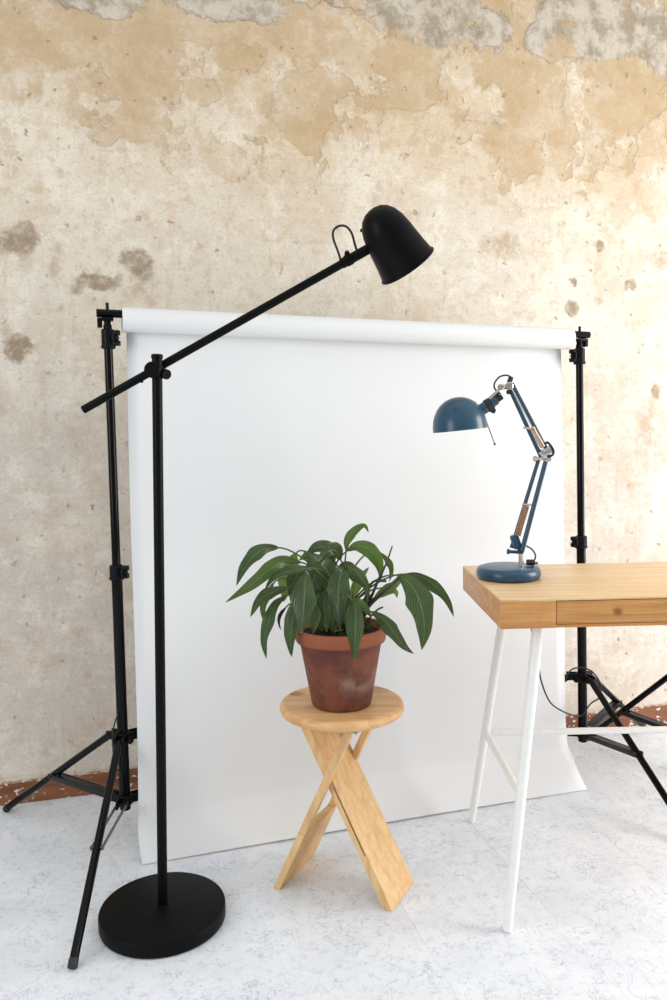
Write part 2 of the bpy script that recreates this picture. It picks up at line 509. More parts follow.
def light_stand(base, top, feet, label, group, knob_side, hub_z=.31, low_z=.145, reach=.53, front=None, steel=None):
    base, top = V(base), V(top)
    ax = (top - base).normalized()
    P = lambda z: base + ax * (z / ax.z)
    t = thing('light_stand', base, label, 'light stand', group)
    H = top.z
    bm = B(); rod(bm, P(low_z - .03), P(.75), .0145, .0140, 18); link('lower_tube', bm, M['stand'], t)
    bm = B(); rod(bm, P(.745), P(H - .04), .0112, .0110, 18); link('upper_tube', bm, M['stand'], t)
    s = knob_side
    side = V((s, -.25, 0)).normalized(); fr = V((.25 * s, 1, 0)).normalized()
    # telescoping collars, each with a clamping lug and a knob
    for z0, z1, r in ((.742, .778, .0180), (H - .058, H - .012, .0165)):
        bm = B(); rod(bm, P(z0), P(z1), r, seg=20)
        rod(bm, P(z0 - .003), P(z0 + .006), r + .0015, seg=20)
        c = lambda q, k: P(z0 + (z1 - z0) * q) + side * k
        box(bm, c(.78, r + .006), .018, .017, .013, (side, fr, V((0, 0, 1))), .002)
        box(bm, c(.22, r + .006), .018, .017, .013, (side, fr, V((0, 0, 1))), .002)
        o = link('collar', bm, M['stand_plastic'], t)
        bm = B(); rod(bm, c(.5, r + .006) - fr * .013, c(.5, r + .006) + fr * .004, .0075, seg=12)
        box(bm, c(.5, r + .006) - fr * .015, .006, .007, .020, (side, fr, V((0, 0, 1))), .002)
        link('knob', bm, M['stand_plastic'], o)
    # leg hub and brace hub
    for z0, nm, rr in ((hub_z, 'leg_hub', .021), (low_z, 'brace_hub', .020)):
        bm = B(); rod(bm, P(z0 - .016), P(z0 + .012), rr, seg=20)
        for fpt in feet:
            e = (V(fpt) - base); e.z = 0; e.normalize(); g = V((-e.y, e.x, 0))
            for sgn in (-1, 1):
                box(bm, P(z0) + e * .030 + g * .0105 * sgn, .036, .006, .022, (e, g, V((0, 0, 1))), .002)
            rod(bm, P(z0) + e * .040 - g * .015, P(z0) + e * .040 + g * .015, .0045, seg=10)
        if nm == 'leg_hub':
            e = V((s, -.7, 0)).normalized()
            rod(bm, P(z0 - .005) + e * .018, P(z0 - .005) + e * .034, .010, seg=12)
        link(nm, bm, M['stand_plastic'], t)
    for i, fpt in enumerate(feet):
        fpt = V(fpt); e = (fpt - base); e.z = 0; e.normalize(); g = V((-e.y, e.x, 0))
        a = P(hub_z) + e * .040; b = fpt + V((0, 0, .012))
        bm = B(); rod(bm, a, b, .0098, seg=16)
        lg = link('leg', bm, M['stand'], t)
        d = (b - a).normalized()
        bm = B(); rod(bm, b - d * .012, fpt + V((0, 0, .0108)) + d * .006, .0108, seg=16)
        link('rubber_foot', bm, M['black_rubber'], lg)
        q = a.lerp(b, reach)
        lo = P(low_z) + e * .040
        bm = B()
        if steel == i:
            for sgn in (-1, 1):
                dd = (q - lo).normalized(); nn = dd.cross(g)
                box(bm, (lo + q) / 2 + g * .0125 * sgn, (q - lo).length + .014, .0035, .009, (dd, g, nn), .001)
        else:
            dd = (q - lo).normalized(); nn = dd.cross(g)
            for sgn in (-1, 1):
                box(bm, (lo + q) / 2 + g * .0125 * sgn, (q - lo).length + .014, .0035, .015, (dd, g, nn), .001)
            box(bm, (lo * .52 + q * .48) + nn * .005, (q - lo).length * .84, .024, .003, (dd, g, nn), .001)
        rod(bm, q - g * .016, q + g * .016, .005, seg=10)
        link('brace', bm, M['steel_brace'] if steel == i else M['stand_brace'], t)
    # head: spigot neck and saddle hook for a crossbar
    bm = B(); rod(bm, P(H - .045), P(H), .0105, seg=16); rod(bm, P(H - .010), P(H + .012), .0085, seg=14)
    if front is not None:
        box(bm, P(H + .013) , .030, .026, .008, (front, V((-front.y, front.x, 0)), V((0, 0, 1))), .002)
        o2 = V((front.x, front.y, 0)) * s
        box(bm, P(H + .004) - o2 * .019, .012, .022, .024, (front, V((-front.y, front.x, 0)), V((0, 0, 1))), .002)
    link('spigot', bm, M['stand_plastic'], t)
    return t


Ltop, Rtop = at(107.5, 324.5, 2.069), at(579.3, 344.2, 2.481)
bar_dir = (V((Rtop.x, Rtop.y, 0)) - V((Ltop.x, Ltop.y, 0))).normalized()
SG = 'black light stands along the old wall'
LS = light_stand((-.573, 2.069, 0), Ltop, [(-.563, 1.588, 0), (-.990, 2.300, 0), (-.150, 2.335, 0)],
                 'black tripod light stand at the left end of the white paper roll', SG, 1, front=bar_dir, steel=0, hub_z=.317)
RS = light_stand((.787, 2.481, 0), Rtop, [(.945, 2.045, 0), (1.128, 2.862, 0), (.33, 2.560, 0)],
                 'black tripod light stand behind the desk at the right end of the paper roll', SG, -1, front=bar_dir, reach=.50, hub_z=.328)
TS = light_stand((1.18, 2.45, 0), (1.18, 2.45, 1.45), [(.905, 2.782, 0), (1.64, 2.60, 0), (1.20, 1.95, 0)],
                 'black light stand mostly outside the picture, one leg and brace showing at the right edge', SG, 1, hub_z=.40, low_z=.115, reach=.68)

# ------------------------------------------------------------------ backdrop
bl, br = at(98, 313, 2.066), at(588, 335, 2.485)
bd = (br - bl).normalized()
cb = thing('crossbar', bl, 'black metal crossbar carrying the white paper roll between two stands', 'crossbar')
bm = B(); rod(bm, bl - bd * .004, br + bd * .004, .0104, seg=20, bev=.1); link('bar', bm, M['stand'], cb)
for q in (at(107.5, 313, 2.069), at(579.6, 335, 2.478)):
    bm = B(); rod(bm, q, q + V((0, 0, .026)), .0042, seg=12); link('screw', bm, M['stand'], cb)

bp = thing('paper_backdrop', on(333, 825), 'white seamless paper backdrop sheet hanging from its roll to the floor', 'backdrop')
ra, rb = at(122, 319.8, 2.081), at(570, 339.0, 2.470)
rd = (rb - ra).normalized()
rn = V((-rd.y, rd.x, 0)).normalized()          # pointing to the wall
bm = B(); lathe(bm, [(.0312, 0), (.0312, (rb - ra).length), (.0295, (rb - ra).length), (.0295, 0)], ra, rd, 48, close=True)
link('roll', bm, M['paper'], bp)
Ld = [at(126, 322, 2.069 + .031), at(126.5, 340, 2.098), at(130, 500, 2.072), at(134, 620, 2.056), at(137, 720, 2.050), at(138.3, 800, 2.047), at(138.0, 826, 2.036), at(139.5, 848, 2.012), at(142.5, 865.5, 1.990)]
Rd = [at(560.5, 340, 2.470 + .029), at(561, 352, 2.492), at(563.3, 500, 2.462), at(564.3, 620, 2.430), at(565, 700, 2.424), at(567, 740, 2.420), at(572, 755, 2.408), at(580, 775, 2.390), at(588, 790.5, 2.381)]
Ls, Rs = spline(Ld, 8), spline(Rd, 8)
bm = B(); NU = 40; rows = []
for i, (a, b) in enumerate(zip(Ls, Rs)):
    a, b = V(a), V(b); row = []
    tt = i / (len(Ls) - 1)
    for u in range(NU + 1):
        q = u / NU; p = a.lerp(b, q)
        bow = math.sin(PI * q) * (.012 * math.sin(PI * min(1, tt * 1.1)) )
        p = p + rn * bow
        # gentle diagonal buckle near the right top
        dgl = (q - .86) + (tt - .12) * .9
        p = p - rn * .004 * math.exp(-(dgl / .05) ** 2) * math.exp(-((tt - .12) / .12) ** 2)
        if tt > .85: p.z = max(p.z, .002) + .004 * math.sin(PI * q) * (tt - .85) / .15
        row.append(bm.verts.new(p))
    rows.append(row)
for a, b in zip(rows, rows[1:]):
    for u in range(NU): bm.faces.new((a[u], a[u + 1], b[u + 1], b[u]))
sh = link('sheet', bm, M['paper'], bp, angle=180)
so = sh.modifiers.new('thickness', 'SOLIDIFY'); so.thickness = .0012; so.offset = 0

# ------------------------------------------------------------------ floor lamp
LY = 1.766
fb = V((-.4095, LY - .009, 0)); ptop = at(157, 357, LY)
lamp = thing('floor_lamp', fb, 'black metal floor lamp with round base and long tilted arm', 'floor lamp')
bm = B(); lathe(bm, [(0, 0), (.137, 0), (.1425, .003), (.1435, .006), (.1435, .030), (.142, .0335), (.139, .035), (0, .0355)], fb, (0, 0, 1), 72)
link('base', bm, M['base_black'], lamp)
pax = (ptop - fb).normalized()
bm = B(); rod(bm, fb + V((0, 0, .031)), ptop, .0112, seg=24, bev=.05)
rod(bm, fb + pax * .032, fb + pax * .038, .0135, seg=24)
link('pole', bm, M['black'], lamp)
bm = B(); rod(bm, ptop - pax * .004, ptop + pax * .006, .0128, seg=24); link('pole_cap', bm, M['black'], lamp)
aY = LY + .026
aL, aR = at(83, 410, aY), at(371, 247.5, aY)
ad = (aR - aL).normalized()
bm = B(); rod(bm, aL, aR, .0092, seg=20, bev=.1); link('arm', bm, M['black'], lamp)
bm = B(); s0, s1 = at(341, 264.3, aY), at(369, 248.6, aY)
rod(bm, s0, s1, .0112, seg=20); rod(bm, at(345.5, 261.8, aY), at(352, 258, aY), .0130, seg=20)
ring = at(349, 257, aY - .004); rod(bm, ring + V((-.004, -.008, .004)), ring + V((-.004, .006, .010)), .006, seg=12)
link('arm_sleeve', bm, M['black'], lamp)
jc = at(154.5, 370.5, LY)
bm = B(); rod(bm, jc - V((0, .024, 0)), jc + V((0, .040, 0)), .0178, seg=28, bev=.1); link('joint', bm, M['black'], lamp)
k0, k1 = at(160, 372, LY + .020), at(167.0, 374.6, LY - .006)
bm = B(); rod(bm, k0, k1, .0112, seg=22, bev=.12); link('knob', bm, M['black'], lamp)
bm = B(); q = at(141.5, 380, aY); rod(bm, q + V((0, 0, .006)), q - V((0, 0, .006)), .004, seg=10); link('screw', bm, M['black'], lamp)
lp = spline([at(341, 261, aY), at(338.5, 253, aY - .003), at(333.2, 238, aY - .006), at(333.6, 230.5, aY - .008), at(339, 226, aY - .008),
             at(346, 226.5, aY - .006), at(351.5, 233, aY - .004), at(354.5, 243, aY - .002), at(357, 252, aY)], 8)
bm = B(); tube(bm, lp, .0026, 10); link('cord', bm, M['cable'], lamp)
# bell shade
rc = at(407.6, 266, aY)
ap = at(372.5, 217.5, aY)
sx = (ap - rc); sx.y = -.33 * sx.length; sx.normalize()
u = 1.765 / F
prof = [(29.2, 0), (28.6, 4), (27.0, 13), (25.4, 26), (24.0, 37), (22.2, 46), (19.2, 53.5), (14.8, 59.5), (9.5, 63.2), (4.0, 64.8), (0, 65)]
out = [(r * u, h * u) for r, h in prof]
inn = [(max(0, r * u - .0016), h * u - (.0016 if r < 20 else 0)) for r, h in prof[::-1]]
bm = B(); lathe(bm, inn + out, rc, sx, 56); shade = link('lamp_shade', bm, M['black'], lamp)
bm = B(); lathe(bm, [(29.0 * u, -.0016), (29.9 * u, -.0012), (30.4 * u, .0008), (29.9 * u, .0032), (28.7 * u, .0034), (28.3 * u, .0005)], rc, sx, 56, close=True)
link('rim', bm, M['black'], shade)
bm = B(); q = at(362.4, 231, aY); rod(bm, q + V((.004, 0, 0)), q - V((.005, 0, -.002)), .0035, seg=10); link('screw', bm, M['black'], shade)
bm = B(); lathe(bm, [(.0, .05), (.012, .052), (.02, .062), (.022, .078), (.014, .10), (.012, .12), (0, .12)], rc, sx, 24); link('bulb', bm, M['bulb'], shade)

# ------------------------------------------------------------------ desk
DX0, DX1, DY0, DY1, DT = .366, 1.386, 1.738, 2.186, .74
desk = thing('desk', (.88, 1.96, 0), 'light bamboo desk with white splayed metal legs', 'desk')
bm = B()
TH = .0655
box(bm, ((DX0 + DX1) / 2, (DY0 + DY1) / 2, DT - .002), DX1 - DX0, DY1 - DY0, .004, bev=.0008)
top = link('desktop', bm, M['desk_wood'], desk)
bm = B()
fx0, fx1 = .4905, 1.265
zc = DT - .004 - (TH - .004) / 2; hh = TH - .004
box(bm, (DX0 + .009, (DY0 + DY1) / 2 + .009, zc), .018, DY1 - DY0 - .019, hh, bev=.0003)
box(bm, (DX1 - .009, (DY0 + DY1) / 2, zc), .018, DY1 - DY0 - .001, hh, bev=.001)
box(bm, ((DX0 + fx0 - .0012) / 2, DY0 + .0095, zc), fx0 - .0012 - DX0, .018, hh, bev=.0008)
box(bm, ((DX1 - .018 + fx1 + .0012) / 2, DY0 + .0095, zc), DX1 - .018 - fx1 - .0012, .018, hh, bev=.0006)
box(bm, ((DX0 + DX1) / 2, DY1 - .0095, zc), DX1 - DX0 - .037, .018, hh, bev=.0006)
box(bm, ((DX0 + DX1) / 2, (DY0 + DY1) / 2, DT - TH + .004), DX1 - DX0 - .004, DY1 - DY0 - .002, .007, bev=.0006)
link('apron', bm, M['front_wood_shaded'], desk)
# drawer front with its knot
k = N('bamboo_drawer_shaded'); src = M['front_wood_shaded']
M['drawer_wood_shaded'] = src.copy(); M['drawer_wood_shaded'].name = 'bamboo_drawer_shaded'  # copy keeps the shading painted into the front colour
kk = at(619, 612, DY0)
nt = M['drawer_wood_shaded'].node_tree
k.m = M['drawer_wood_shaded']; k.t = nt; k.n = nt.nodes; k.l = nt.links; k.b = nt.nodes['Principled BSDF']
oldc = k.b.inputs['Base Color'].links[0].from_socket
ob = k.obj()
dv = k.mapping(k.vmath('SUBTRACT', ob, tuple(kk)), (1, 0, 1.25))
dl = k.math('ADD', k.vmath('LENGTH', dv), k.math('MULTIPLY', k.math('SUBTRACT', k.noise(ob, 60, 4), .5), .008))
ringm = k.math('MULTIPLY', k.step(k.math('SINE', k.math('MULTIPLY', dl, 1900.)), .2, .9), k.step(dl, .020, .008))
cc = k.mix(k.math('MULTIPLY', k.step(dl, .016, .004), .85), oldc, sr(130, 80, 36))
cc = k.mix(k.math('MULTIPLY', ringm, .5), cc, sr(110, 66, 30))
k.col(cc)
bm = B()
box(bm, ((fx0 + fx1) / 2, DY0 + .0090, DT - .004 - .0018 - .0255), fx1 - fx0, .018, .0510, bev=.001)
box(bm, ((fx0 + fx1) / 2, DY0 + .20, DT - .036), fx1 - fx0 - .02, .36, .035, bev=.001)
link('drawer', bm, M['drawer_wood_shaded'], desk)
turn = Matrix.Translation(V((DX0, DY0, 0))) @ Matrix.Rotation(math.radians(1.5), 4, 'Z') @ Matrix.Translation(V((-DX0, -DY0, 0)))
for o in desk.children: o.data.transform(turn)
zt = DT - TH + .001
legs = {'fl': (at(538.5, 627, 1.79), on(507.3, 931)), 'bl': (V((.470, 2.150, zt)), on(471.5, 821.5))}
legs['fl'][0].z = zt
mx = lambda p: V((DX0 + DX1 - p.x, p.y, p.z))
for nm in ('fl', 'bl'):
    a, b = legs[nm]
    for f_ in (lambda p: p, mx):
        p0, p1 = f_(a), f_(b)
        bm = B(); rod(bm, p0, p1 + V((0, 0, .004)), .0138, .0106, 20, .04)
        lg = link('leg', bm, M['white_metal'], desk)
        bm = B(); rod(bm, p1 + (p0 - p1) * .006, V((p1.x, p1.y, 0)), .0106, .0102, 18, .05); link('foot_cap', bm, M['white_metal'], lg)
def on_leg(nm, z):
    a, b = legs[nm]; t = (z - a.z) / (b.z - a.z); return a.lerp(b, t)
jb = on_leg('bl', .268); jf = on_leg('fl', .292)
for f_ in (lambda p: p, mx):
    bm = B(); rod(bm, f_(jb), f_(jf), .0088, seg=16, bev=.02); link('side_rail', bm, M['white_metal'], desk)
bm = B(); rod(bm, jb, mx(jb), .0092, seg=16, bev=.02); link('stretcher', bm, M['white_metal'], desk)

# ------------------------------------------------------------------ desk lamp
TY = 2.000
tb = V((.4395, TY, DT))
dlamp = thing('desk_lamp', tb, 'blue jointed desk lamp with dome shade on the desk corner', 'desk lamp')
bm = B(); lathe(bm, [(0, 0), (.072, 0), (.0785, .004), (.0805, .012), (.0795, .021), (.075, .0275), (.067, .030), (0, .031)], tb, (0, 0, 1), 64)
link('base', bm, M['blue'], dlamp)
A = lambda px, py, dy=0.: at(px, py, TY + dy)
bm = B(); sb = A(521, 570); rod(bm, V((sb.x, TY, DT + .029)), A(521, 551), .0062, seg=16); link('stem', bm, M['chrome'], dlamp)
bm = B()
rod(bm, A(521.5, 553), A(515.5, 536.5), .0075, seg=14)
box(bm, A(514.5, 542), .014, .020, .036, (V((.95, 0, .3)).normalized(), V((0, 1, 0)), V((-.3, 0, .95)).normalized()), .004)
rod(bm, A(508, 551.5, -.004), A(523, 552.5, -.004), .0042, seg=12); rod(bm, A(507, 551.5, -.004), A(509.5, 551.6, -.004), .0068, seg=12)
link('lower_joint', bm, M['blue'], dlamp)
bm = B(); rod(bm, A(511.5, 548, .008), A(538.5, 460, .008), .0052, seg=12); link('lower_arm', bm, M['blue'], dlamp)
bm = B(); rod(bm, A(522, 551, -.010), A(545.8, 461, -.010), .0062, seg=12); link('lower_arm', bm, M['blue'], dlamp)
def coil(bm, a, b, r, turns, wr):
    x, y, d = frame(b - a); L = (b - a).length; pts = []
    n = turns * 10
    for i in range(n + 1):
        t = i / n; w = 2 * PI * turns * t
        pts.append(a + d * L * t + (x * math.cos(w) + y * math.sin(w)) * r)
    return tube(bm, pts, wr, 6)
bm = B(); coil(bm, A(526.5, 506, -.003), A(517.5, 536, -.003), .0070, 20, .0014); link('spring', bm, M['spring'], dlamp)
bm = B(); rod(bm, A(522, 504.5, -.004), A(532, 504.8, -.012), .0028, seg=10); link('pin', bm, M['chrome'], dlamp)
# elbow
bm = B()
rod(bm, A(533.5, 458.7, -.006), A(550.5, 459, -.006), .0040, seg=12); rod(bm, A(533, 458.7, -.006), A(536.5, 458.8, -.006), .0070, seg=14)
rod(bm, A(547.5, 459, -.006), A(551, 459.1, -.006), .0062, seg=14)
pl = (A(541, 455), A(549.5, 449))
box(bm, (pl[0] + pl[1]) / 2, .030, .026, .020, ((pl[1] - pl[0]).normalized(), V((0, 1, 0)), (pl[1] - pl[0]).normalized().cross(V((0, 1, 0)))), .003)
link('elbow', bm, M['chrome'], dlamp)
bm = B(); tube(bm, spline([A(545, 444, -.012), A(548, 442.6, -.012), A(553.3, 450, -.012), A(552.5, 455, -.012), A(547, 456.5, -.012)], 6), .0030, 8)
tube(bm, spline([A(545, 444, .012), A(548, 442.6, .012), A(553.3, 450, .012), A(552.5, 455, .012), A(547, 456.5, .012)], 6), .0030, 8)
link('elbow_bracket', bm, M['stand_brace'], dlamp)
bm = B(); rod(bm, A(541.2, 457, .006), A(508.6, 386, .006), .0056, seg=12); link('upper_arm', bm, M['blue'], dlamp)
bm = B(); rod(bm, A(546.5, 449, -.008), A(512, 383, -.008), .0046, seg=12); link('upper_arm', bm, M['blue'], dlamp)
bm = B(); rod(bm, A(545.0, 451.5, -.012), A(511, 387, -.012), .0018, seg=8); link('tension_rod', bm, M['chrome'], dlamp)
bm = B(); coil(bm, A(531.8, 427.5, -.010), A(543, 447, -.010), .0062, 16, .0014); link('spring', bm, M['spring'], dlamp)
bm = B(); rod(bm, A(523, 427.6, -.012), A(533.5, 429, -.012), .0026, seg=10); link('pin', bm, M['chrome'], dlamp)
# head joint
bm = B(); rod(bm, A(509.3, 386, -.018), A(509.3, 386, .016), .0100, seg=18)
rod(bm, A(509.5, 386), A(499.5, 387.8), .0068, seg=14)
rod(bm, A(500.5, 387, -.012), A(500.5, 387, .012), .0078, seg=14)
box(bm, A(493.6, 394.4), .034, .011, .007, (V((.76, 0, .65)).normalized(), V((0, 1, 0)), V((-.65, 0, .76)).normalized()), .002)
link('head_joint', bm, M['chrome'], dlamp)
bm = B(); rod(bm, A(509, 383), A(511.4, 376.8), .0062, seg=14); rod(bm, A(508.5, 392, -.01), A(508.5, 392, .01), .006, seg=12)
link('joint_cap', bm, M['black_rubber'], dlamp)
# shade with socket
drc, dap = A(460.2, 430.2), A(457.2, 398.2)
dx = (dap - drc).normalized(); du = 2.05 / F
prof = [(26.4, 0), (26.3, 5), (25.6, 10), (23.9, 15.5), (21.0, 21), (17.0, 25.8), (12.0, 29.3), (6.2, 31.5), (2.5, 32), (0, 32.1)]
out = [(r * du, h * du) for r, h in prof]; inn = [(max(0, r * du - .0014), h * du - (.0014 if r < 20 else 0)) for r, h in prof[::-1]]
bm = B(); lathe(bm, inn + out, drc, dx, 56); dsh = link('lamp_shade', bm, M['blue'], dlamp)
sa, sb2 = A(479, 411.5), A(504, 395.2)
SD = (sb2 - sa).normalized()
G = lambda k: sa + SD * (k * du)
bm = B(); rod(bm, G(-2), G(9), .0150, .0145, 24, .06); rod(bm, G(14), G(20.5), .0118, .0112, 20, .12); link('socket', bm, M['blue'], dsh)
bm = B(); rod(bm, G(8.2), G(14.6), .0172, .0165, 24, .1); rod(bm, G(20), G(26.5), .0078, .0074, 14, .2)
rod(bm, G(12) + V((.006, 0, -.014)), G(14) + V((.010, 0, -.020)), .006, seg=12); rod(bm, G(17) + V((.0, 0, .010)), G(22) + V((.0, 0, .016)), .005, seg=10)
link('socket_ring', bm, M['black_rubber'], dsh)
bm = B(); lathe(bm, [(0, .004), (.014, .008), (.021, .022), (.019, .036), (.011, .05), (0, .052)], drc, dx, 24); link('bulb', bm, M['bulb'], dsh)
bm = B(); rod(bm, A(486.5, 421.5), A(494.4, 443.3), .0013, seg=8); q = A(494.7, 444); rod(bm, q + V((0, 0, .003)), q - V((0, 0, .003)), .0030, seg=10)
link('switch_rod', bm, M['steel_brace'], dsh)
bm = B(); tube(bm, spline([A(511, 377), A(506, 375.2), A(499.5, 377), A(494.8, 382.5), A(494.3, 387.5), A(497, 391), A(500.5, 394)], 6), .0022, 8)
link('cord_loop', bm, M['cable'], dlamp)
bm = B(); tube(bm, spline([A(526.5, 546, -.004), A(531.5, 549), A(535.3, 554.5), A(534.8, 560)], 6), .0022, 8)
rod(bm, A(526.5, 562.3), A(534.6, 562.3), .0075, seg=14)
link('cord_grip', bm, M['cable'], dlamp)
# flex falling behind the desk and trailing over the stand
pts = [A(534, 563, .0) + V((0, .01, 0)), V((.52, 2.12, DT + .006)), V((.56, 2.185, DT + .006)), V((.556, 2.205, DT - .02)), V((.545, 2.21, .60)),
       at(538.5, 665, 2.25), at(541.5, 682, 2.27), at(550, 702, 2.30), at(563, 711.5, 2.35), at(576, 716, 2.43), at(583, 714.5, 2.44), at(588, 707, 2.44), at(592, 702.5, 2.435),
       at(600, 697, 2.42), at(601, 687, 2.42), at(597, 677, 2.415), at(589.5, 670, 2.415), at(580, 667.5, 2.42), at(571, 670, 2.42), at(566, 678, 2.425)]
bm = B(); tube(bm, spline(pts, 6), .0024, 8); link('power_cord', bm, M['cable'], dlamp)

# thin cable at the left stand
pts = [at(118.5, 714, 2.0515), at(116, 719, 2.048), at(113.6, 728, 2.040), at(112.8, 738, 2.040), at(113.0, 748, 2.042), at(114.2, 760, 2.046), at(116.5, 768, 2.050), at(120.2, 772, 2.0515)]
bm = B(); tube(bm, spline(pts, 6), .0022, 8)
cb_ = link('cable', bm, M['cable']); tag(cb_, 'thin black cable looped past the hub of the left tripod stand', 'cable')

# ------------------------------------------------------------------ stool
wv = V((.45, .89, 0)).normalized(); ev = V((.89, -.45, 0)).normalized(); SW = .150
Z = V((0, 0, 1))
SEAT = V((.012, 1.886, .467))
stool = thing('folding_stool', (SEAT.x, SEAT.y, 0), 'pine folding stool with round seat and crossed board legs', 'stool')
ST = .0255
bm = B(); lathe(bm, [(0, -ST), (.140, -ST), (.1475, -ST + .004), (.1505, -ST + .011), (.1505, -.010), (.148, -.004), (.1425, -.0005), (.138, 0), (0, 0)], SEAT, (0, 0, 1), 96)
seat = link('seat', bm, M['seat_wood'], stool)
hp = on(297.5, 693.5, SEAT.z)
bm = B(); lathe(bm, [(0, -.06), (.0165, -.06), (.0165, .01), (0, .01)], hp, (0, 0, 1), 28)
for v in bm.verts: v.co.x = hp.x + (v.co.x - hp.x) * 1.35
cut_out(seat, bm)
try: seat.data.set_sharp_from_angle(angle=math.radians(40))
except Exception: pass


def board(p_bot, p_top, th, width, slot=None, fork=None):
    """leg board: front edge runs p_bot->p_top, width along wv; slot = gap between two plies; fork = (start, prong) open frame above start"""
    a, b = p_bot, p_top
    d = (b - a); L = d.length; d.normalize()
    nn = wv.cross(d).normalized()
    bm = B()
    def seg(t0, t1, n0, n1, w0=0., w1=width):
        c = a + d * L * (t0 + t1) / 2 + nn * (n0 + n1) / 2 + wv * (w0 + w1) / 2
        box(bm, c, (w1 - w0), (n1 - n0), L * (t1 - t0), (wv, nn, d), .0016)
    if slot: seg(-.03, 1, -th / 2, th / 2)
    elif fork:
        seg(-.03, fork[0], -th / 2, th / 2)
        seg(fork[0] - .012, 1, -th / 2, th / 2, 0, fork[1]); seg(fork[0] - .012, 1, -th / 2, th / 2, width - fork[1], width)
    # saw the foot off level with the floor
    bmesh.ops.bisect_plane(bm, geom=bm.verts[:] + bm.edges[:] + bm.faces[:], plane_co=(0, 0, .0008), plane_no=(0, 0, -1), clear_outer=True)
    bmesh.ops.holes_fill(bm, edges=[e for e in bm.edges if e.is_boundary])
    o = link('leg', bm, M['stool_wood'], stool, angle=30)
    if slot:
        b2 = B(); t0, t1, n0, n1 = slot
        box(b2, a + d * L * (t0 + t1) / 2 + nn * (n0 + n1) / 2 + wv * .03, .10, n1 - n0, L * (t1 - t0), (wv, nn, d), 0)
        cut_out(o, b2)
    return o


botA = on(276, 889.5); botB = on(388, 911)
zs = SEAT.z - ST
A_top = at(350, 729, 1.782); B_top = at(299, 729, 1.871)
A_top.z = zs - .001; B_top.z = zs - .001
board(botA, A_top, .0175, .180, fork=(.36, .024))
board(botB, B_top, .021, .137, slot=(.27, .62, .0030, .0072))
# pegs hinging the legs under the seat
bm = B(); q = A_top + wv * .01; rod(bm, q - wv * .02 + ev * .014 - Z * .012, q + wv * .01 + ev * .014 - Z * .012, .004, seg=10); link('hinge_pin', bm, M['chrome'], stool)

# ------------------------------------------------------------------ plant
PC = V((.0115, 1.868, .4685))
plant = thing('potted_plant', PC, 'green peace lily in a worn terracotta pot on the round stool', 'potted plant')
ph = .188
bm = B()
lathe(bm, [(0, 0), (.066, 0), (.0705, .003), (.072, .008), (.0975, .153), (.1055, .155), (.107, .158), (.1105, .180), (.1105, .184), (.108, ph), (.1005, ph), (.099, .183), (.094, .15), (.092, .145), (0, .145)], PC, (0, 0, 1), 72)
pot = link('pot', bm, M['terracotta'], None)
# object-space height from the pot's own foot
for v in pot.data.vertices: v.co -= PC
pot.location = (0, 0, 0); pot.parent = plant
bm = B()
rr = [(0, .176), (.03, .179), (.06, .175), (.085, .172), (.097, .169)]
lathe(bm, [(r, h) for r, h in rr], PC, (0, 0, 1), 48)
for v in bm.verts: v.co += V((0, 0, random.uniform(-.004, .004)))
link('soil', bm, M['soil'], pot)


